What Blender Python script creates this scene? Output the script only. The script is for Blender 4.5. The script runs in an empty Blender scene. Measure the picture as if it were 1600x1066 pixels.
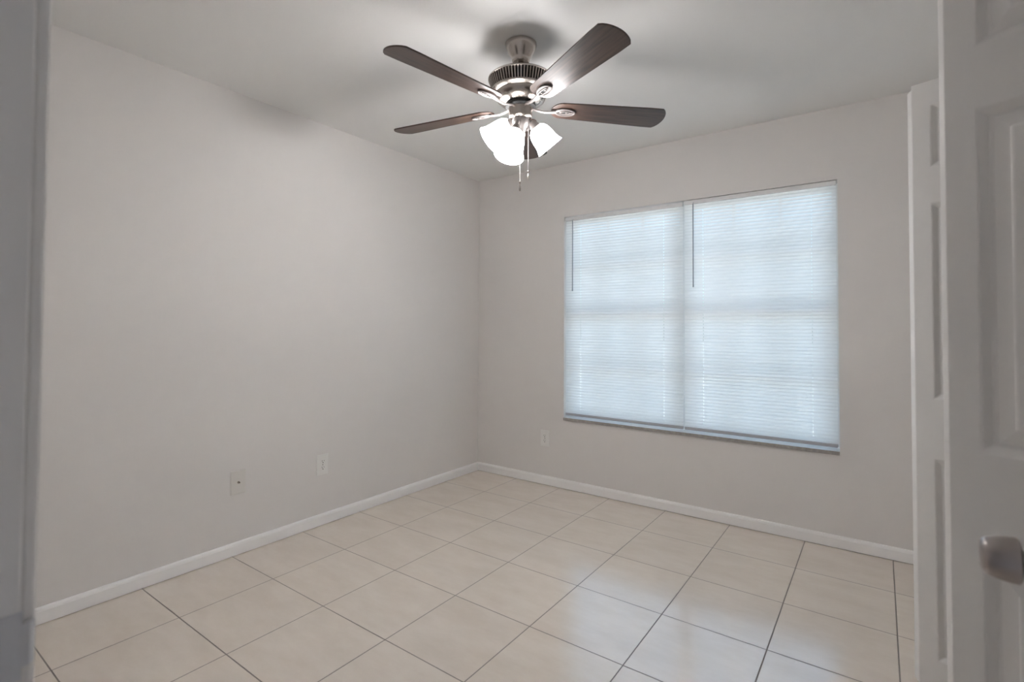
import bpy, bmesh, math, random
from mathutils import Vector, Matrix
random.seed(4)
PI = math.pi
scene = bpy.context.scene
COL = scene.collection

# ------------------------------------------------------------------ view, camera, light
vs = scene.view_settings
scene.display_settings.display_device = 'sRGB'
vs.view_transform = 'Standard'
vs.look = 'None'
vs.gamma = 1.0
vs.use_curve_mapping = False
vs.exposure = 0.36

SKY = 0.84          # daylight outside
SHADE = 23.0        # glow of the lit glass shades
BULB = 230.0        # bulbs inside the shades
LAMPCOL = (1.0, 0.98, 0.985, 1)
HALL = 0.3          # added fill light in the unseen hall

cy, sy = math.cos(0.6226), math.sin(0.6226)
cp, sp = math.cos(0.0233), math.sin(0.0233)
cr, sr = math.cos(-0.0048), math.sin(-0.0048)
RZ = Matrix(((cy, -sy, 0), (sy, cy, 0), (0, 0, 1)))
RX = Matrix(((1, 0, 0), (0, cp, -sp), (0, sp, cp)))
RY = Matrix(((cr, 0, sr), (0, 1, 0), (-sr, 0, cr)))
R = RZ @ RX @ RY
right, fwd, up = R.col[0], R.col[1], R.col[2]
camd = bpy.data.cameras.new('camera')
cam = bpy.data.objects.new('camera', camd)
COL.objects.link(cam)
M4 = Matrix.Identity(4)
for i in range(3):
    M4[i][0] = right[i]; M4[i][1] = up[i]; M4[i][2] = -fwd[i]
M4[0][3], M4[1][3], M4[2][3] = 2.7547, -3.3317, 1.2050
cam.matrix_world = M4
camd.sensor_fit = 'HORIZONTAL'
camd.sensor_width = 36.0
camd.lens = 797.37 / 1600 * 36.0
camd.shift_x = -1.94 / 1600
camd.shift_y = -41.05 / 1600
camd.clip_start = 0.02
camd.clip_end = 200
camd.dof.use_dof = True
camd.dof.focus_distance = 2.9
camd.dof.aperture_fstop = 4.0
scene.camera = cam

world = bpy.data.worlds.new('world')
scene.world = world
world.use_nodes = True
wn = world.node_tree
bg = wn.nodes['Background']
sky = wn.nodes.new('ShaderNodeTexSky')
sky.sky_type = 'NISHITA'
sky.sun_disc = False
sky.sun_elevation = math.radians(48)
sky.sun_rotation = math.radians(200)
sky.air_density = 1.0
sky.dust_density = 4.0
wn.links.new(sky.outputs[0], bg.inputs[0])
bg.inputs[1].default_value = SKY

cyc = scene.cycles
cyc.max_bounces = 14
cyc.diffuse_bounces = 8
cyc.glossy_bounces = 5
cyc.transmission_bounces = 8
cyc.transparent_max_bounces = 16
cyc.sample_clamp_indirect = 30.0
cyc.use_denoising = True

# ------------------------------------------------------------------ materials
def pbr(name, col, rough=0.5, metal=0.0, spec=0.5, noise=0.0, nscale=8.0, bump=0.0, bscale=60.0, coat=0.0, coat_rough=0.1):
    m = bpy.data.materials.new(name)
    m.use_nodes = True
    nt = m.node_tree
    b = nt.nodes['Principled BSDF']
    b.inputs['Roughness'].default_value = rough
    b.inputs['Metallic'].default_value = metal
    b.inputs['Specular IOR Level'].default_value = spec
    b.inputs['Coat Weight'].default_value = coat
    b.inputs['Coat Roughness'].default_value = coat_rough
    tc = nt.nodes.new('ShaderNodeTexCoord')
    nz = nt.nodes.new('ShaderNodeTexNoise')
    nz.inputs['Scale'].default_value = nscale
    nz.inputs['Detail'].default_value = 4
    nt.links.new(tc.outputs['Object'], nz.inputs['Vector'])
    mx = nt.nodes.new('ShaderNodeMix')
    mx.data_type = 'RGBA'
    mx.inputs['A'].default_value = (*[c * (1 - noise) for c in col], 1)
    mx.inputs['B'].default_value = (*[min(1, c * (1 + noise)) for c in col], 1)
    nt.links.new(nz.outputs['Fac'], mx.inputs['Factor'])
    nt.links.new(mx.outputs['Result'], b.inputs['Base Color'])
    if bump:
        n2 = nt.nodes.new('ShaderNodeTexNoise')
        n2.inputs['Scale'].default_value = bscale
        nt.links.new(tc.outputs['Object'], n2.inputs['Vector'])
        bp = nt.nodes.new('ShaderNodeBump')
        bp.inputs['Strength'].default_value = bump
        bp.inputs['Distance'].default_value = 0.002
        nt.links.new(n2.outputs['Fac'], bp.inputs['Height'])
        nt.links.new(bp.outputs['Normal'], b.inputs['Normal'])
    return m

MAT = {}
MAT['wall'] = pbr('wall_paint', (0.775, 0.75, 0.732), 0.6, spec=0.25, noise=0.012, nscale=3, bump=0.12, bscale=140)
MAT['ceiling'] = pbr('ceiling_paint', (0.82, 0.815, 0.80), 0.75, spec=0.2, noise=0.012, nscale=2, bump=0.2, bscale=110)
MAT['trim'] = pbr('trim_paint', (0.92, 0.91, 0.905), 0.4, noise=0.01)
MAT['door'] = pbr('door_paint', (0.81, 0.795, 0.78), 0.45, noise=0.01)
MAT['plate'] = pbr('outlet_plastic', (0.83, 0.82, 0.80), 0.35, noise=0.005)
MAT['slot'] = pbr('dark_slot', (0.06, 0.055, 0.05), 0.6)
MAT['nickel'] = pbr('brushed_nickel', (0.50, 0.455, 0.42), 0.25, metal=1.0, noise=0.03, nscale=40)
MAT['nickel_light'] = pbr('satin_nickel', (0.26, 0.235, 0.225), 0.5, metal=0.6, noise=0.02, nscale=40)
MAT['knob'] = pbr('knob_nickel', (0.40, 0.36, 0.345), 0.3, metal=1.0, noise=0.03, nscale=30)
MAT['strike'] = pbr('strike_nickel', (0.62, 0.63, 0.66), 0.5, metal=0.5, noise=0.03, nscale=30)
MAT['black'] = pbr('black_ring', (0.015, 0.015, 0.015), 0.7)
MAT['vinyl'] = pbr('window_vinyl', (0.85, 0.86, 0.86), 0.4)
MAT['rail'] = pbr('blind_rail', (0.80, 0.79, 0.79), 0.5)
MAT['bottom_rail'] = pbr('blind_bottom_rail', (0.50, 0.50, 0.53), 0.6)  # darker than the headrail: the rail's shade is put into its colour
MAT['wand'] = pbr('clear_wand', (0.30, 0.33, 0.35), 0.2)
MAT['cord'] = pbr('blind_cord', (0.9, 0.9, 0.88), 0.7)
MAT['lawn'] = pbr('paving', (0.72, 0.72, 0.69), 0.9, noise=0.12, nscale=3)
MAT['marble'] = pbr('sill_marble', (0.84, 0.84, 0.83), 0.6, noise=0.06, nscale=30)
MAT['sill_edge'] = pbr('sill_edge_stone', (0.36, 0.34, 0.32), 0.7, noise=0.45, nscale=45)

# floor tiles
m = bpy.data.materials.new('floor_tile'); m.use_nodes = True
nt = m.node_tree; b = nt.nodes['Principled BSDF']
tc = nt.nodes.new('ShaderNodeTexCoord')
br = nt.nodes.new('ShaderNodeTexBrick')
br.offset = 0.0; br.squash = 1.0
br.inputs['Scale'].default_value = 1.0
br.inputs['Brick Width'].default_value = 0.4
br.inputs['Row Height'].default_value = 0.4
br.inputs['Mortar Size'].default_value = 0.0027
br.inputs['Mortar Smooth'].default_value = 0.25
br.inputs['Color1'].default_value = (0.80, 0.725, 0.64, 1)
br.inputs['Color2'].default_value = (0.78, 0.705, 0.625, 1)
br.inputs['Mortar'].default_value = (0.17, 0.14, 0.115, 1)
nt.links.new(tc.outputs['Object'], br.inputs['Vector'])
nz = nt.nodes.new('ShaderNodeTexNoise'); nz.inputs['Scale'].default_value = 3.5; nz.inputs['Detail'].default_value = 8; nz.inputs['Roughness'].default_value = 0.65
mp = nt.nodes.new('ShaderNodeMapping'); mp.inputs['Scale'].default_value = (1.0, 2.6, 1)
nt.links.new(tc.outputs['Object'], mp.inputs['Vector']); nt.links.new(mp.outputs[0], nz.inputs['Vector'])
rp = nt.nodes.new('ShaderNodeValToRGB')
rp.color_ramp.elements[0].position = 0.36; rp.color_ramp.elements[0].color = (0.86, 0.83, 0.79, 1)
rp.color_ramp.elements[1].position = 0.62; rp.color_ramp.elements[1].color = (1.0, 1.0, 1.0, 1)
nt.links.new(nz.outputs['Fac'], rp.inputs[0])
mx = nt.nodes.new('ShaderNodeMix'); mx.data_type = 'RGBA'; mx.blend_type = 'MULTIPLY'; mx.inputs['Factor'].default_value = 0.5
nt.links.new(br.outputs['Color'], mx.inputs['A']); nt.links.new(rp.outputs[0], mx.inputs['B'])
nt.links.new(mx.outputs['Result'], b.inputs['Base Color'])
mr = nt.nodes.new('ShaderNodeMapRange')
mr.inputs['To Min'].default_value = 0.16; mr.inputs['To Max'].default_value = 0.8
nt.links.new(br.outputs['Fac'], mr.inputs[0]); nt.links.new(mr.outputs[0], b.inputs['Roughness'])
bp = nt.nodes.new('ShaderNodeBump'); bp.invert = True; bp.inputs['Strength'].default_value = 0.5; bp.inputs['Distance'].default_value = 0.002
nt.links.new(br.outputs['Fac'], bp.inputs['Height']); nt.links.new(bp.outputs[0], b.inputs['Normal'])
b.inputs['IOR'].default_value = 2.5
MAT['floor'] = m

# blade wood
m = bpy.data.materials.new('walnut_blade'); m.use_nodes = True
nt = m.node_tree; b = nt.nodes['Principled BSDF']
tc = nt.nodes.new('ShaderNodeTexCoord')
mp = nt.nodes.new('ShaderNodeMapping'); mp.inputs['Scale'].default_value = (3, 45, 45)
nz = nt.nodes.new('ShaderNodeTexNoise'); nz.inputs['Scale'].default_value = 2.0; nz.inputs['Detail'].default_value = 6
rp = nt.nodes.new('ShaderNodeValToRGB')
rp.color_ramp.elements[0].position = 0.35; rp.color_ramp.elements[0].color = (0.030, 0.018, 0.014, 1)
rp.color_ramp.elements[1].position = 0.7; rp.color_ramp.elements[1].color = (0.085, 0.048, 0.034, 1)
nt.links.new(tc.outputs['Object'], mp.inputs[0]); nt.links.new(mp.outputs[0], nz.inputs['Vector'])
nt.links.new(nz.outputs['Fac'], rp.inputs[0]); nt.links.new(rp.outputs[0], b.inputs['Base Color'])
b.inputs['Roughness'].default_value = 0.38
b.inputs['Specular IOR Level'].default_value = 0.6
MAT['blade'] = m

# lit frosted glass of the shades
m = bpy.data.materials.new('lit_frosted_glass'); m.use_nodes = True
b = m.node_tree.nodes['Principled BSDF']
b.inputs['Base Color'].default_value = (0.9, 0.9, 0.88, 1)
b.inputs['Roughness'].default_value = 0.3
b.inputs['Emission Color'].default_value = LAMPCOL
b.inputs['Emission Strength'].default_value = SHADE
MAT['shade'] = m
m = bpy.data.materials.new('lit_bulb'); m.use_nodes = True
b = m.node_tree.nodes['Principled BSDF']
b.inputs['Emission Color'].default_value = LAMPCOL
b.inputs['Emission Strength'].default_value = BULB
MAT['bulb'] = m

# translucent blind slats
m = bpy.data.materials.new('blind_slat_vinyl'); m.use_nodes = True
nt = m.node_tree; nt.nodes.remove(nt.nodes['Principled BSDF'])
out = nt.nodes['Material Output']
df = nt.nodes.new('ShaderNodeBsdfDiffuse'); df.inputs[0].default_value = (0.84, 0.86, 0.86, 1)
tl = nt.nodes.new('ShaderNodeBsdfTranslucent'); tl.inputs[0].default_value = (0.90, 0.875, 0.86, 1)
gl = nt.nodes.new('ShaderNodeBsdfGlossy'); gl.inputs['Roughness'].default_value = 0.35
ms = nt.nodes.new('ShaderNodeMixShader'); ms.inputs[0].default_value = 0.5
ms2 = nt.nodes.new('ShaderNodeMixShader'); ms2.inputs[0].default_value = 0.04
nt.links.new(df.outputs[0], ms.inputs[1]); nt.links.new(tl.outputs[0], ms.inputs[2])
nt.links.new(ms.outputs[0], ms2.inputs[1]); nt.links.new(gl.outputs[0], ms2.inputs[2])
nt.links.new(ms2.outputs[0], out.inputs[0])
MAT['slat'] = m

# thin window glass
m = bpy.data.materials.new('window_glass'); m.use_nodes = True
nt = m.node_tree; nt.nodes.remove(nt.nodes['Principled BSDF'])
out = nt.nodes['Material Output']
tr = nt.nodes.new('ShaderNodeBsdfTransparent'); tr.inputs[0].default_value = (0.90, 0.96, 0.95, 1)
gl = nt.nodes.new('ShaderNodeBsdfGlossy'); gl.inputs['Roughness'].default_value = 0.02
lw = nt.nodes.new('ShaderNodeFresnel'); lw.inputs[0].default_value = 1.45
ms = nt.nodes.new('ShaderNodeMixShader')
nt.links.new(lw.outputs[0], ms.inputs[0]); nt.links.new(tr.outputs[0], ms.inputs[1]); nt.links.new(gl.outputs[0], ms.inputs[2])
nt.links.new(ms.outputs[0], out.inputs[0])
MAT['glass'] = m

# ------------------------------------------------------------------ helpers
def box(bm, x0, x1, y0, y1, z0, z1, mi=0):
    v = [bm.verts.new((x, y, z)) for x in (x0, x1) for y in (y0, y1) for z in (z0, z1)]
    fs = []
    for q in ((0, 1, 3, 2), (4, 6, 7, 5), (0, 4, 5, 1), (2, 3, 7, 6), (0, 2, 6, 4), (1, 5, 7, 3)):
        f = bm.faces.new([v[i] for i in q]); f.material_index = mi; fs.append(f)
    return v, fs

def lathe(bm, prof, seg=48, M=None, cap0=True, cap1=True):
    rings = []
    for r, z in prof:
        ring = []
        for k in range(seg):
            a = 2 * PI * k / seg
            p = Vector((r * math.cos(a), r * math.sin(a), z))
            ring.append(bm.verts.new(M @ p if M else p))
        rings.append(ring)
    for a, c in zip(rings[:-1], rings[1:]):
        for k in range(seg):
            bm.faces.new((a[k], a[(k + 1) % seg], c[(k + 1) % seg], c[k]))
    if cap0 and prof[0][0] > 1e-6: bm.faces.new(rings[0][::-1])
    if cap1 and prof[-1][0] > 1e-6: bm.faces.new(rings[-1])

def tube(bm, pts, rad, seg=10, closed=False):
    pts = [Vector(p) for p in pts]
    n = len(pts); rings = []
    prev = None
    for i, p in enumerate(pts):
        if closed: t = pts[(i + 1) % n] - pts[i - 1]
        else: t = pts[min(i + 1, n - 1)] - pts[max(i - 1, 0)]
        t.normalize()
        if prev is None:
            ref = Vector((0, 0, 1)) if abs(t.z) < 0.9 else Vector((1, 0, 0))
            nrm = t.cross(ref).normalized()
        else:
            nrm = (prev - t * prev.dot(t)).normalized()
        prev = nrm
        bi = t.cross(nrm)
        r = rad[i] if isinstance(rad, (list, tuple)) else rad
        rings.append([bm.verts.new(p + nrm * (r * math.cos(2 * PI * k / seg)) + bi * (r * math.sin(2 * PI * k / seg))) for k in range(seg)])
    pairs = list(zip(rings[:-1], rings[1:])) + ([(rings[-1], rings[0])] if closed else [])
    for a, c in pairs:
        for k in range(seg):
            bm.faces.new((a[k], a[(k + 1) % seg], c[(k + 1) % seg], c[k]))
    if not closed:
        bm.faces.new(rings[0][::-1]); bm.faces.new(rings[-1])

def extrude_outline(bm, pts, z0, z1):
    lo = [bm.verts.new((x, y, z0)) for x, y in pts]
    hi = [bm.verts.new((x, y, z1)) for x, y in pts]
    bm.faces.new(lo[::-1]); bm.faces.new(hi)
    n = len(pts)
    for i in range(n):
        bm.faces.new((lo[i], lo[(i + 1) % n], hi[(i + 1) % n], hi[i]))

def obj(name, bm, mats, parent=None, smooth=False, bevel=0.0, M=None, segs=2):
    bmesh.ops.recalc_face_normals(bm, faces=bm.faces[:])
    me = bpy.data.meshes.new(name)
    bm.to_mesh(me); bm.free()
    if not isinstance(mats, (list, tuple)): mats = [mats]
    for k in mats: me.materials.append(MAT[k])
    o = bpy.data.objects.new(name, me)
    COL.objects.link(o)
    if smooth:
        me.polygons.foreach_set('use_smooth', [True] * len(me.polygons))
        md = o.modifiers.new('edges', 'EDGE_SPLIT'); md.split_angle = math.radians(38)
    if bevel:
        md = o.modifiers.new('bevel', 'BEVEL'); md.width = bevel; md.segments = segs; md.limit_method = 'ANGLE'
    if parent: o.parent = parent
    if M is not None: o.matrix_local = M
    return o

def thing(name, label, cat, loc=(0, 0, 0), rotz=0.0, group=None):
    o = bpy.data.objects.new(name, None)
    o.empty_display_size = 0.05
    COL.objects.link(o)
    o.location = loc; o.rotation_euler = (0, 0, rotz)
    o['label'] = label; o['category'] = cat
    if group: o['group'] = group
    return o

def struct(name, bm, mats, label, cat, **k):
    o = obj(name, bm, mats, **k)
    o['kind'] = 'structure'; o['label'] = label; o['category'] = cat
    return o

# ------------------------------------------------------------------ room shell
WX, WY, H = -0.005, 0.012, 2.440
XR, YF = 3.145, -3.219            # right wall face, entry wall face (room side)
YH = YF - 0.115                   # entry wall face, hall side
WIN = (0.825, 2.571, 0.506, 2.035)
OPN = (-2.20, -0.92, 2.06)        # closet opening y0, y1, head
JL, JR = 2.164, 2.946             # entry doorway clear opening

bm = bmesh.new(); box(bm, -0.2, 4.4, -4.75, 0.2, -0.12, 0.0)
struct('floor', bm, 'floor', 'cream square tiled floor with thin grey grout lines', 'floor')
bm = bmesh.new(); box(bm, -0.2, 4.4, -4.75, 0.2, H, H + 0.12)
struct('ceiling', bm, 'ceiling', 'plain white ceiling that the fan hangs from', 'ceiling')
bm = bmesh.new(); box(bm, WX - 0.12, WX, YF, WY, 0, H)
struct('wall_left', bm, 'wall', 'blank pale wall left of the fan', 'wall')
bm = bmesh.new()
x0, x1, z0, z1 = WIN; yb = WY + 0.16
box(bm, WX - 0.12, x0, WY, yb, 0, H); box(bm, x1, 4.2, WY, yb, 0, H)
box(bm, x0, x1, WY, yb, 0, z0); box(bm, x0, x1, WY, yb, z1, H)
struct('wall_back', bm, 'wall', 'pale wall with the wide window in it', 'wall')
bm = bmesh.new()
box(bm, XR, XR + 0.11, OPN[1], WY, 0, H); box(bm, XR, XR + 0.11, YF, OPN[0], 0, H)
box(bm, XR, XR + 0.11, OPN[0], OPN[1], OPN[2], H)
struct('wall_right', bm, 'wall', 'wall around the closet opening', 'wall')
bm = bmesh.new()
box(bm, XR + 0.75, XR + 0.85, -2.6, -0.5, 0, H); box(bm, XR + 0.11, XR + 0.75, -2.6, -2.5, 0, H); box(bm, XR + 0.11, XR + 0.75, -0.6, -0.5, 0, H)
struct('wall_closet', bm, 'wall', 'inside walls of the closet', 'wall')
bm = bmesh.new()
box(bm, WX - 0.12, JL - 0.02, YH, YF, 0, H); box(bm, JR + 0.02, XR + 0.11, YH, YF, 0, H)
box(bm, JL - 0.02, JR + 0.02, YH, YF, 2.07, H)
struct('wall_front', bm, 'wall', 'entry wall around the doorway', 'wall')
bm = bmesh.new()
box(bm, 1.2, 4.2, -4.6, -4.5, 0, H); box(bm, 1.1, 1.2, -4.5, YH, 0, H); box(bm, 4.1, 4.2, -4.5, YH, 0, H)
struct('wall_hall', bm, 'wall', 'walls of the hall outside the doorway', 'wall')

# baseboards: moulded strip, cut just clear of the tiles
def baseboard(name, a, c, inward, label):
    prof = [(0.0, 0.0025), (0.0155, 0.0025), (0.0155, 0.052), (0.012, 0.061), (0.007, 0.066), (0.0, 0.067)]
    bm = bmesh.new(); rings = []
    for (p, ext) in ((a, 0), (c, 1)):
        rings.append([bm.verts.new((p[0] + inward[0] * d, p[1] + inward[1] * d, z)) for d, z in prof])
    n = len(prof)
    for i in range(n): bm.faces.new((rings[0][i], rings[0][(i + 1) % n], rings[1][(i + 1) % n], rings[1][i]))
    bm.faces.new(rings[0]); bm.faces.new(rings[1])
    return struct(name, bm, 'trim', label, 'baseboard')
baseboard('baseboard_left', (WX, YF), (WX, WY), (1, 0), 'white baseboard along the blank left wall')
baseboard('baseboard_back', (WX + 0.0155, WY), (XR, WY), (0, -1), 'white baseboard under the window wall')
baseboard('baseboard_right', (XR, WY - 0.0155), (XR, OPN[1]), (-1, 0), 'white baseboard beside the closet')

# outside ground
bm = bmesh.new(); box(bm, -25, 30, 0.25, 45, -0.25, -0.2)
struct('ground', bm, 'lawn', 'pale ground outside behind the blinds', 'ground')

# ------------------------------------------------------------------ window
bm = bmesh.new()
v, fs = box(bm, x0, x1, WY - 0.010, WY + 0.10, 0.506, 0.527)
for f in fs:
    if abs(f.calc_center_median().y - (WY - 0.010)) < 1e-4 or abs(f.calc_center_median().z - 0.506) < 1e-4: f.material_index = 1
struct('trim_1', bm, ['marble', 'sill_edge'], 'white marble window sill with a rough grey front edge', 'window sill')

def window(name, xa, xb, label):
    ya, ybk = WY + 0.105, WY + 0.15
    za, zb, zm = 0.527, z1, 1.315
    fr = 0.035
    bm = bmesh.new()
    box(bm, xa, xb, ya, ybk, za, za + fr); box(bm, xa, xb, ya, ybk, zb - fr, zb)
    box(bm, xa, xa + fr, ya, ybk, za + fr, zb - fr); box(bm, xb - fr, xb, ya, ybk, za + fr, zb - fr)
    w = struct(name, bm, 'vinyl', label, 'window')
    bm = bmesh.new(); box(bm, xa + fr, xb - fr, ya - 0.004, ybk - 0.012, zm - 0.018, zm + 0.018)
    obj('meeting_rail', bm, 'vinyl', w)
    for (a, c) in ((za + fr, zm - 0.024), (zm + 0.024, zb - fr)):
        bm = bmesh.new()
        for k in (1, 2):
            xx = xa + fr + (xb - xa - 2 * fr) * k / 3
            box(bm, xx - 0.009, xx + 0.009, ya + 0.014, ya + 0.028, a, c)
        zz = (a + c) / 2
        box(bm, xa + fr, xb - fr, ya + 0.0145, ya + 0.0275, zz - 0.009, zz + 0.009)
        g = bmesh.new(); box(g, xa + fr, xb - fr, ya + 0.019, ya + 0.023, a, c)
        p = obj('pane', g, 'glass', w)
        obj('muntins', bm, 'vinyl', p)
    return w
XM = 1.698
window('window_1', x0, XM, 'left hand window behind the closed blind')
window('window_2', XM, x1, 'right hand window behind the closed blind')

# ------------------------------------------------------------------ blinds
def blind(xa, xb, zt, zbot, yc, wand_x, wand_z, holes, label):
    t = thing('window_blind', label, 'blind', ((xa + xb) / 2, yc, zt), 0, 'mini blinds on the window')
    ox, oz = (xa + xb) / 2, zt
    L = lambda x: x - ox
    # headrail
    bm = bmesh.new(); box(bm, L(xa), L(xb), -0.0125, 0.0125, -0.025, 0.0)
    obj('headrail', bm, 'rail', t, bevel=0.002)
    # bottom rail
    bm = bmesh.new(); box(bm, L(xa) + 0.002, L(xb) - 0.002, -0.011, 0.011, zbot - oz - 0.003, zbot - oz + 0.017)
    obj('bottom_rail', bm, 'bottom_rail', t, bevel=0.004)
    # slats
    W, P, tau = 0.0250, 0.0203, math.radians(63.0)
    bm = bmesh.new()
    zs = zbot - oz + 0.016 + 0.012
    n = int((-0.030 - zs) / P) + 1
    P = (-0.034 - zs) / (n - 1)
    xs = [L(xa) + 0.002]
    for h in holes: xs += [L(h) - 0.0014, L(h) + 0.0014]
    xs.append(L(xb) - 0.002)
    us = [-0.5, -0.3, -0.13, 0.13, 0.3, 0.5]
    for i in range(n):
        zc = zs + P * i
        jit = random.uniform(-0.012, 0.012)
        tt = tau + jit
        if i < 3: tt = math.radians(63 + (3 - i) * 2)
        rows = []
        for u in us:
            s = u * W; sag = 0.0030 * (1 - 4 * u * u)
            # room edge low, outer edge high
            y = s * math.cos(tt) - sag * math.sin(tt)
            z = s * math.sin(tt) + sag * math.cos(tt)
            rows.append([bm.verts.new((x, y, zc + z)) for x in xs])
        for a in range(len(us) - 1):
            for c in range(len(xs) - 1):
                if c % 2 == 1 and a == 2: continue
                bm.faces.new((rows[a][c], rows[a][c + 1], rows[a + 1][c + 1], rows[a + 1][c]))
    sl = obj('slats', bm, 'slat', t)
    sl.data.polygons.foreach_set('use_smooth', [True] * len(sl.data.polygons))
    # ladder cords, front and rear string
    for h in holes:
        bm = bmesh.new()
        for yy in (-0.0115, 0.0115):
            tube(bm, [(L(h), yy, -0.024), (L(h), yy, zbot - oz + 0.014)], 0.0004, 5)
        obj('ladder_cord', bm, 'cord', t)
    # tilt wand
    bm = bmesh.new()
    wx = L(wand_x)
    tube(bm, [(wx, -0.0135, -0.018), (wx, -0.024, -0.022), (wx, -0.026, -0.034)], 0.0016, 8)
    tube(bm, [(wx, -0.026, -0.030), (wx, -0.026, wand_z - oz + 0.02), (wx, -0.026, wand_z - oz)], [0.0036, 0.0036, 0.0045], 6)
    obj('tilt_wand', bm, 'wand', t)
    return t
blind(0.832, 1.7135, 2.026, 0.546, WY + 0.018, 0.901, 1.472, (0.958, 1.583), 'white mini blind on the left half of the window, nearer the room corner')
blind(1.7195, 2.5645, 2.031, 0.546, WY + 0.017, 1.784, 1.465, (1.840, 2.443), 'white mini blind on the right half of the window, nearer the closet doors')

# ------------------------------------------------------------------ wall plates (built facing -Y, z centre)
def plate_base(t, w=0.0775, h=0.124):
    bm = bmesh.new()
    a, d = 0.004, 0.0055
    lo = [(-w / 2, 0, -h / 2), (w / 2, 0, -h / 2), (w / 2, 0, h / 2), (-w / 2, 0, h / 2)]
    mid = [(x, -d * 0.55, z) for x, _, z in lo]
    hi = [(x - math.copysign(a, x), -d, z - math.copysign(a, z)) for x, _, z in lo]
    rings = [[bm.verts.new(p) for p in r] for r in (lo, mid, hi)]
    for r0, r1 in zip(rings[:-1], rings[1:]):
        for k in range(4): bm.faces.new((r0[k], r0[(k + 1) % 4], r1[(k + 1) % 4], r1[k]))
    bm.faces.new(rings[0]); bm.faces.new(rings[2])
    return obj('cover_plate', bm, 'plate', t)

def outlet(loc, rz, label):
    t = thing('wall_outlet', label, 'outlet', loc, rz)
    plate_base(t)
    for s in (1, -1):
        zc = s * 0.0195
        bm = bmesh.new()
        pts = []
        for k in range(40):
            a = 2 * PI * k / 40
            pts.append((0.0165 * math.cos(a), max(-0.0135, min(0.0135, 0.0165 * math.sin(a)))))
        lo = [bm.verts.new((x, -0.0052, zc + z)) for x, z in pts]
        hi = [bm.verts.new((x * 0.96, -0.0078, zc + z * 0.96)) for x, z in pts]
        for k in range(40): bm.faces.new((lo[k], lo[(k + 1) % 40], hi[(k + 1) % 40], hi[k]))
        bm.faces.new(hi)
        rc = obj('receptacle', bm, 'plate', t)
        bm = bmesh.new()
        box(bm, -0.0075, -0.0053, -0.0083, -0.0076, zc + 0.0005, zc + 0.0085)
        box(bm, 0.0053, 0.0075, -0.0083, -0.0076, zc + 0.0015, zc + 0.0080)
        lathe(bm, [(0.0030, 0.0076), (0.0030, 0.0083)], 16, Matrix.Translation((0, 0, zc - 0.0065)) @ Matrix.Rotation(PI / 2, 4, 'X'))
        obj('slots', bm, 'slot', rc)
    bm = bmesh.new()
    lathe(bm, [(0.0032, 0.0052), (0.0030, 0.0066), (0.0016, 0.0072)], 16, Matrix.Rotation(PI / 2, 4, 'X'))
    obj('screw', bm, 'nickel_light', t, smooth=True)
    return t
outlet((0.662, WY, 0.350), 0, 'white duplex outlet on the window wall, left of the blinds')
outlet((WX, -1.470, 0.3615), PI / 2, 'white duplex outlet on the left wall, nearer the corner')
t = thing('cable_jack', 'cream wall plate with a single coax connector on the left wall', 'wall plate', (WX, -1.972, 0.3775), PI / 2)
MAT['almond'] = pbr('almond_plastic', (0.74, 0.715, 0.68), 0.4, noise=0.005)
pb = plate_base(t); pb.data.materials.clear(); pb.data.materials.append(MAT['almond'])
bm = bmesh.new()
RXm = Matrix.Rotation(PI / 2, 4, 'X')
lathe(bm, [(0.0065, 0.0050), (0.0065, 0.0085), (0.0045, 0.0086), (0.0045, 0.0165), (0.003, 0.0165), (0.003, 0.010)], 6, RXm)
obj('coax_connector', bm, 'nickel', t)
for s in (1, -1):
    bm = bmesh.new()
    lathe(bm, [(0.0030, 0.0052), (0.0028, 0.0064), (0.0014, 0.0070)], 14, Matrix.Translation((0, 0, s * 0.042)) @ RXm)
    obj('screw', bm, 'almond', t, smooth=True)

# ------------------------------------------------------------------ panelled doors
def leaf_mesh(Wd, Hh, T, stile, cols, rows, both=False):
    """slab from x 0..Wd, z 0..Hh, front face at y=0 (normal -y), back at y=T, moulded panels on the front"""
    bm = bmesh.new()
    pw = (Wd - stile * (cols + 1)) / cols
    xs = [0.0]
    for c in range(cols): xs += [stile + c * (pw + stile), stile + c * (pw + stile) + pw]
    xs.append(Wd)
    zs = [0.0]
    for a, c in rows: zs += [a, c]
    zs.append(Hh)
    def face(yf, sgn):
        g = [[bm.verts.new((x, yf, z)) for z in zs] for x in xs]
        for i in range(len(xs) - 1):
            for j in range(len(zs) - 1):
                q = (g[i][j], g[i + 1][j], g[i + 1][j + 1], g[i][j + 1])
                if i % 2 == 1 and j % 2 == 1 and sgn:
                    ring = list(q)
                    xa, xb, za, zb = xs[i], xs[i + 1], zs[j], zs[j + 1]
                    for ins, dep in ((0.015, 0.0105), (0.021, 0.0105), (0.045, 0.0045), (0.049, 0.0018)):
                        nr = [bm.verts.new((xa + ins, yf + sgn * dep, za + ins)), bm.verts.new((xb - ins, yf + sgn * dep, za + ins)),
                              bm.verts.new((xb - ins, yf + sgn * dep, zb - ins)), bm.verts.new((xa + ins, yf + sgn * dep, zb - ins))]
                        for k in range(4): bm.faces.new((ring[k], ring[(k + 1) % 4], nr[(k + 1) % 4], nr[k]))
                        ring = nr
                    bm.faces.new(ring)
                else:
                    bm.faces.new(q)
        return g
    g0 = face(0.0, 1); g1 = face(T, -1 if both else 0)
    nx, nz_ = len(xs), len(zs)
    for i in range(nx - 1):
        for j in (0, nz_ - 1): bm.faces.new((g0[i][j], g0[i + 1][j], g1[i + 1][j], g1[i][j]))
    for j in range(nz_ - 1):
        for i in (0, nx - 1): bm.faces.new((g0[i][j], g0[i][j + 1], g1[i][j + 1], g1[i][j]))
    return bm

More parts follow.
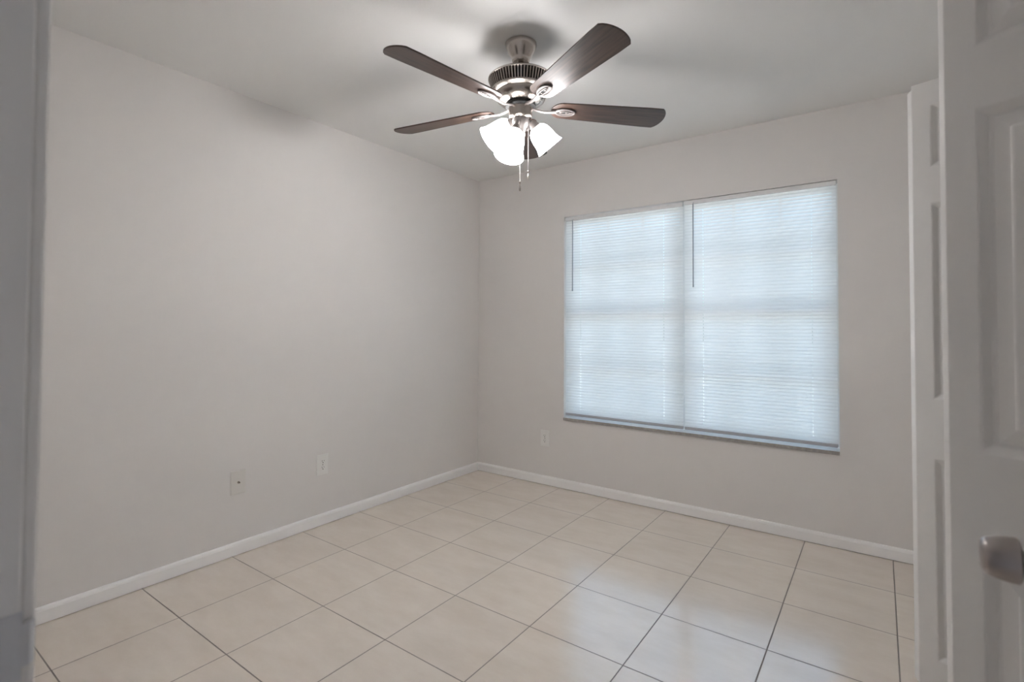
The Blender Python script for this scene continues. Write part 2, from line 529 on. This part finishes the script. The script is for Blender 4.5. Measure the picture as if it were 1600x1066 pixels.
def place(o, origin, xdir):
    xd = Vector((xdir[0], xdir[1], 0)).normalized()
    zd = Vector((0, 0, 1)); yd = zd.cross(xd)
    m = Matrix.Identity(4)
    for i in range(3): m[i][0] = xd[i]; m[i][1] = yd[i]; m[i][2] = zd[i]
    m[0][3], m[1][3], m[2][3] = origin
    o.matrix_local = m

ROWS = [(0.117, 0.765), (0.963, 1.608), (1.730, 1.938)]
def bifold(name, tip, ang, L, shift, label):
    """folded pair, fold pointing into the room; near leaf shows its panelled face to the doorway"""
    T = 0.033
    ca, sa = math.cos(ang), math.sin(ang)
    r = bpy.data.objects.new(name, None); COL.objects.link(r)
    r['kind'] = 'structure'; r['label'] = label; r['category'] = 'closet door'
    r.empty_display_size = 0.05
    z = 0.012
    bm = leaf_mesh(L, 2.018, T, 0.052, 1, ROWS)
    a = obj('leaf', bm, 'door', r, bevel=0.003)
    place(a, (tip[0], tip[1], z), (ca, -sa))
    # pin sits behind the near leaf's back edge; the far leaf mirrors it
    pin = Vector((tip[0] + T * sa, tip[1] + T * ca, 0)) + Vector((0, 0.003, 0))
    far = pin + Vector((-sa * T, ca * T, 0))
    end = far + Vector((ca * L, sa * L, 0))
    bm = leaf_mesh(L, 2.018, T, 0.052, 1, ROWS)
    c = obj('leaf', bm, 'door', r, bevel=0.003)
    place(c, (end.x - shift, end.y, z), (-ca, -sa))
    for zz in (0.25, 1.0, 1.78):
        bm = bmesh.new(); lathe(bm, [(0.004, zz), (0.004, zz + 0.06)], 12, Matrix.Translation((pin.x + 0.003, pin.y - 0.0015, 0)))
        obj('hinge', bm, 'nickel', r, smooth=True)
    return r
bifold('door_2', (2.8488, -1.1475), math.radians(19.0), 0.302, 0.008, 'folded white closet door pair farther from the doorway')
bifold('door_3', (2.8610, -2.0240), math.radians(25.5), 0.296, 0.002, 'folded white closet door pair nearer the doorway')
bm = bmesh.new(); box(bm, XR + 0.03, XR + 0.06, OPN[0] + 0.001, OPN[1] - 0.001, 2.035, OPN[2])
struct('trim_3', bm, 'trim', 'track over the closet doors', 'door track')

# entry door, swung open against the right, with its knobs
d1 = bpy.data.objects.new('door_1', None); COL.objects.link(d1); d1.empty_display_size = 0.05
d1['kind'] = 'structure'; d1['label'] = 'open entry door at the right edge with a satin nickel knob'; d1['category'] = 'door'
bm = leaf_mesh(0.768, 2.018, 0.035, 0.112, 2, [(0.235, 0.80), (0.995, 1.608), (1.71, 1.92)], both=True)
lf = obj('leaf', bm, 'door', d1, bevel=0.0015)
XD, YFREE = 2.909, -2.445
place(lf, (XD, YFREE, 0.010), (0, -1))      # x runs from the free edge back to the hinge, front faces -X
KP = [(0.0325, 0.0), (0.0325, 0.004), (0.029, 0.008), (0.0150, 0.0095), (0.0125, 0.013), (0.0125, 0.024), (0.0235, 0.0255), (0.0258, 0.0275), (0.0256, 0.034), (0.0238, 0.045),
      (0.0212, 0.054), (0.0190, 0.0575), (0.0155, 0.059), (0.004, 0.0595)]
for s, xx in ((-1, XD), (1, XD + 0.035)):
    bm = bmesh.new()
    lathe(bm, KP, 40, Matrix.Translation((xx, -2.507, 0.937)) @ Matrix.Rotation(s * PI / 2, 4, 'Y'))
    obj('door_knob', bm, 'knob', d1, smooth=True)
for zz in (0.2, 1.0, 1.8):
    bm = bmesh.new(); lathe(bm, [(0.006, zz), (0.006, zz + 0.089)], 14, Matrix.Translation((XD + 0.035, -3.208, 0)))
    obj('hinge', bm, 'knob', d1, smooth=True)

# entry door frame: jambs, stop, casing, strike plate
bm = bmesh.new()
box(bm, JL - 0.019, JL, YH, YF, 0, 2.05); box(bm, JR, JR + 0.019, YH, YF, 0, 2.05); box(bm, JL - 0.019, JR + 0.019, YH, YF, 2.05, 2.07)
box(bm, JL, JL + 0.010, YF - 0.075, YF - 0.040, 0, 2.05); box(bm, JR - 0.010, JR, YF - 0.075, YF - 0.040, 0, 2.05)
fr = struct('trim_2', bm, 'door', 'white door frame at the left edge of the photo', 'door frame', bevel=0.0015)
bm = bmesh.new()
for (xa, xb) in ((JL - 0.062, JL - 0.005), (JR + 0.005, JR + 0.062)):
    box(bm, xa, xb, YF, YF + 0.011, 0, 2.112)
box(bm, JL - 0.005, JR + 0.005, YF, YF + 0.011, 2.055, 2.112)
obj('casing', bm, 'door', fr, bevel=0.003)
bm = bmesh.new()
zc = 0.934
ya, yb_ = YF - 0.036, YF + 0.001
yh0, yh1 = YF - 0.030, YF - 0.013
for (p, q_, r_, s_) in ((ya, yh0, zc - 0.0285, zc + 0.0285), (yh1, yb_, zc - 0.0285, zc + 0.0285), (yh0, yh1, zc + 0.013, zc + 0.0285), (yh0, yh1, zc - 0.0285, zc - 0.013)):
    box(bm, JL - 0.0002, JL + 0.0014, p, q_, r_, s_)
lip = [(JL + 0.0014, yb_), (JL + 0.0005, yb_ + 0.005), (JL - 0.003, yb_ + 0.009), (JL - 0.0044, yb_ + 0.0092), (JL - 0.0012, yb_ + 0.004), (JL - 0.0002, yb_)]
lo = [bm.verts.new((x, y, zc - 0.018)) for x, y in lip]; hi = [bm.verts.new((x, y, zc + 0.018)) for x, y in lip]
bm.faces.new(lo); bm.faces.new(hi)
for k in range(6): bm.faces.new((lo[k], lo[(k + 1) % 6], hi[(k + 1) % 6], hi[k]))
st = obj('strike_plate', bm, 'strike', fr)
bm = bmesh.new(); box(bm, JL - 0.0001, JL + 0.0004, yh0, yh1, zc - 0.013, zc + 0.013)
obj('latch_hole', bm, 'slot', st)

# ------------------------------------------------------------------ ceiling fan
FX, FY = 1.4959, -1.5302
fan = thing('ceiling_fan', 'five blade walnut ceiling fan with brushed nickel body and three lit white shades', 'ceiling fan', (FX, FY, H))
bm = bmesh.new()
lathe(bm, [(0.064, 0.0), (0.068, -0.004), (0.0685, -0.012), (0.064, -0.026), (0.056, -0.042), (0.047, -0.056), (0.041, -0.066), (0.0385, -0.072), (0.0385, -0.080), (0.034, -0.086), (0.024, -0.087), (0.018, -0.080)], 64)
obj('canopy', bm, 'nickel', fan, smooth=True)
bm = bmesh.new(); lathe(bm, [(0.0115, -0.070), (0.0115, -0.128), (0.019, -0.124), (0.019, -0.136)], 32)
obj('downrod', bm, 'nickel', fan, smooth=True)
# motor: cap, vent band, bowl
bm = bmesh.new()
lathe(bm, [(0.012, -0.126), (0.040, -0.128), (0.085, -0.136), (0.118, -0.146), (0.136, -0.155), (0.142, -0.161), (0.142, -0.166), (0.134, -0.168), (0.112, -0.168)], 72, cap1=False)
lathe(bm, [(0.112, -0.206), (0.124, -0.206), (0.128, -0.210), (0.127, -0.217), (0.119, -0.222), (0.110, -0.225), (0.110, -0.236), (0.104, -0.251), (0.090, -0.263), (0.066, -0.269), (0.050, -0.270)], 72, cap0=False)
mh = obj('motor_housing', bm, 'nickel', fan, smooth=True)
bm = bmesh.new(); lathe(bm, [(0.118, -0.166), (0.106, -0.208)], 60)
obj('motor_core', bm, 'black', mh)
bm = bmesh.new()
NF = 66
for k in range(NF):
    a = 2 * PI * k / NF
    Mz = Matrix.Rotation(a, 4, 'Z')
    c = [(0.117, -0.165), (0.141, -0.165), (0.126, -0.2085), (0.105, -0.2085)]
    vs_ = [[bm.verts.new(Mz @ Vector((r, s * 0.0031, z))) for r, z in c] for s in (-1, 1)]
    bm.faces.new(vs_[0]); bm.faces.new(vs_[1])
    for i in range(4): bm.faces.new((vs_[0][i], vs_[0][(i + 1) % 4], vs_[1][(i + 1) % 4], vs_[1][i]))
obj('vent_fins', bm, 'nickel', mh)
bm = bmesh.new(); lathe(bm, [(0.030, -0.268), (0.064, -0.270), (0.066, -0.274), (0.066, -0.281), (0.060, -0.286), (0.03, -0.286)], 48)
obj('flywheel', bm, 'black', fan, smooth=True)
bm = bmesh.new(); lathe(bm, [(0.048, -0.284), (0.0535, -0.286), (0.0535, -0.291), (0.0515, -0.295), (0.0505, -0.322), (0.047, -0.328), (0.041, -0.333), (0.036, -0.335)], 56)
obj('switch_housing', bm, 'nickel', fan, smooth=True)
bm = bmesh.new(); lathe(bm, [(0.033, -0.333), (0.037, -0.338), (0.036, -0.352), (0.029, -0.366), (0.022, -0.376), (0.018, -0.392), (0.021, -0.400), (0.019, -0.408), (0.010, -0.416), (0.004, -0.428), (0.001, -0.432)], 40)
obj('light_fitter', bm, 'nickel_light', fan, smooth=True)

PITCH = -0.197
def blade_outline():
    pts = []
    rin, rout, rc = 0.136, 0.664, 0.634
    hw = lambda r: 0.0535 + (0.0695 - 0.0535) * min(1, max(0, (r - 0.18) / 0.40))
    right_, left_ = [], []
    # rounded inner end
    for k in range(9):
        a = PI / 2 * k / 8
        r = rin + 0.05 * (1 - math.cos(a)); right_.append((r, hw(0.18) * math.sin(a)))
    for k in range(1, 9):
        r = rin + 0.05 + (rc - rin - 0.05) * k / 8; right_.append((r, hw(r)))
    upper = right_
    lower = [(r, -w) for r, w in right_][::-1]
    end = []
    W = 0.0695
    for k in range(1, 12):
        y = W - 2 * W * k / 12
        end.append((rc + (rout - rc) * (1 - (y / W) ** 2) ** 0.75, y))
    return upper + end + lower[:-1]
OUT = blade_outline()
def iron_mesh():
    bm = bmesh.new()
    # arm from flywheel to oval plate (local z 0 = blade centre plane)
    arm = [(0.050, 0, -0.0005), (0.072, 0, -0.006), (0.100, 0, -0.0115), (0.128, 0, -0.0105), (0.158, 0, -0.0075)]
    wd = [0.011, 0.0085, 0.0075, 0.0085, 0.011]
    secs = []
    for (x, y, z), w in zip(arm, wd):
        secs.append([bm.verts.new((x, -w, z)), bm.verts.new((x, w, z)), bm.verts.new((x, w * 0.7, z - 0.005)), bm.verts.new((x, -w * 0.7, z - 0.005))])
    for a, c in zip(secs[:-1], secs[1:]):
        for k in range(4): bm.faces.new((a[k], a[(k + 1) % 4], c[(k + 1) % 4], c[k]))
    bm.faces.new(secs[0]); bm.faces.new(secs[-1])
    # oval plate
    el = lambda rx, ry, n=36: [(0.199 + rx * math.cos(2 * PI * k / n), ry * math.sin(2 * PI * k / n)) for k in range(n)]
    extrude_outline(bm, el(0.046, 0.0245), -0.0075, -0.0032)
    tube(bm, [(x, y, -0.0085) for x, y in el(0.0435, 0.0225)], 0.0036, 8, True)
    # inner scroll: elongated loop standing out of the plate
    tube(bm, [(0.190 + 0.034 * math.cos(2 * PI * k / 28), 0.0095 * math.sin(2 * PI * k / 28), -0.0092) for k in range(28)], 0.0026, 8, True)
    for (sx, s2) in ((0.178, 0.0), (0.205, 0.0), (0.232, 0.0)):
        lathe(bm, [(0.0045, -0.0075), (0.0040, -0.0105), (0.001, -0.0115)], 12, Matrix.Translation((sx, s2, 0)))
    return bm
for k in range(5):
    a = 4.566 + k * 2 * PI / 5
    Mb = Matrix.Translation((0, 0, -0.282)) @ Matrix.Rotation(a, 4, 'Z') @ Matrix.Rotation(PITCH, 4, 'X')
    bm = bmesh.new(); extrude_outline(bm, OUT, -0.003, 0.003)
    bo = obj('blade', bm, 'blade', fan, M=Mb, bevel=0.0012)
    io = obj('blade_iron', iron_mesh(), 'nickel_light', fan, M=Mb, smooth=True)
    # slot recess seen inside the scroll
    bm = bmesh.new(); extrude_outline(bm, [(0.190 + 0.029 * math.cos(2 * PI * j / 24), 0.0060 * math.sin(2 * PI * j / 24)) for j in range(24)], -0.0080, -0.0074)
    obj('slot', bm, 'black', io)

# three lamps: arm, socket cup, glass shade, bulb.  (a: to the right seen from the doorway, b: towards the doorway)
V = Vector((0.820, 0.573, 0)); U = Vector((0.573, -0.820, 0))
def P3(a, b_, z): return V * a + U * b_ + Vector((0, 0, z - H))
LAMPS = [(P3(-0.0215, 0.060, 2.035), P3(-0.047, 0.095, 1.920)),
         (P3(0.062, -0.020, 2.083), P3(0.128, -0.045, 2.005)),
         (P3(-0.038, -0.022, 2.096), P3(-0.136, -0.072, 2.045))]
for nk, rim in LAMPS:
    ax = (rim - nk).normalized()
    q = Vector((0, 0, 1)).rotation_difference(ax).to_matrix().to_4x4()
    Ml = Matrix.Translation(nk) @ q
    # arm
    root = Vector((nk.x * 0.30, nk.y * 0.30, -0.352))
    back = nk - ax * 0.020
    mid = (root + back) / 2 + Vector((nk.x, nk.y, 0)).normalized() * 0.012 + Vector((0, 0, 0.012))
    pts = []
    for j in range(9):
        t_ = j / 8
        pts.append(root * (1 - t_) ** 2 + mid * 2 * t_ * (1 - t_) + back * t_ ** 2)
    bm = bmesh.new(); tube(bm, pts, 0.0075, 12)
    arm_o = obj('lamp_arm', bm, 'nickel_light', fan, smooth=True)
    bm = bmesh.new()
    lathe(bm, [(0.006, -0.026), (0.014, -0.024), (0.017, -0.016), (0.021, -0.004), (0.027, 0.008), (0.031, 0.012), (0.031, 0.016), (0.027, 0.016)], 36, Ml)
    obj('socket_cup', bm, 'nickel_light', arm_o, smooth=True)
    Ls = (rim - nk).length
    pr = [(0.026, 0.0), (0.031, 0.03), (0.039, 0.10), (0.0455, 0.22), (0.0495, 0.38), (0.0515, 0.55), (0.0530, 0.70), (0.0565, 0.85), (0.061, 0.95), (0.0635, 1.0)]
    outer = [(r, s * Ls + 0.006) for r, s in pr]
    inner = [(r - 0.003, s * Ls + 0.0075) for r, s in pr][::-1]
    bm = bmesh.new(); lathe(bm, outer + inner, 48, Ml, cap0=False, cap1=False)
    sh = obj('glass_shade', bm, 'shade', fan, smooth=True)
    bm = bmesh.new()
    lathe(bm, [(0.004, 0.008), (0.012, 0.012), (0.014, 0.026), (0.021, 0.040), (0.0245, 0.053), (0.022, 0.066), (0.013, 0.075), (0.003, 0.078)], 24, Ml)
    obj('bulb', bm, 'bulb', sh, smooth=True)

# pull chains
for (a_, b_, zt, zb_) in ((-0.002, 0.051, 2.110, 1.815), (0.033, 0.040, 2.110, 1.865)):
    top, bot = P3(a_, b_, zt), P3(a_, b_, zb_)
    bm = bmesh.new()
    tube(bm, [top - V * 0 - U * 0.008, top + Vector((0, 0, -0.002)), top + Vector((0, 0, -0.02)), bot], 0.0011, 6)
    n = 22
    pc = obj('pull_chain', bm, 'nickel_light', fan, smooth=True)
    bm = bmesh.new()
    lathe(bm, [(0.001, 0.006), (0.0035, 0.004), (0.0042, 0.0), (0.0030, -0.004), (0.0018, -0.006), (0.0022, -0.010), (0.0040, -0.022), (0.0045, -0.030), (0.0025, -0.036), (0.0006, -0.037)], 16, Matrix.Translation(bot))
    obj('fob', bm, 'nickel', pc, smooth=True)
# loose wire loop beside the housing
bm = bmesh.new()
c0 = P3(0.070, 0.02, 2.178)
tube(bm, [c0 + V * (0.016 * math.cos(t_ * PI / 9)) + Vector((0, 0, 0.017 * math.sin(t_ * PI / 9) + 0.006 * math.cos(t_ * PI / 9))) for t_ in range(18)], 0.0012, 6, True)
tube(bm, [P3(0.048, 0.015, 2.170), c0 - V * 0.014], 0.0012, 6)
obj('wire_loop', bm, 'black', fan, smooth=True)

# added fill light in the unseen hall, lifts the door frame
lt = bpy.data.lights.new('hall_fill', 'AREA'); lt.shape = 'DISK'; lt.size = 0.3; lt.energy = HALL; lt.color = (1, 0.93, 0.85)
lo_ = bpy.data.objects.new('hall_fill', lt); COL.objects.link(lo_); lo_.location = (3.3, -4.1, H - 0.03)
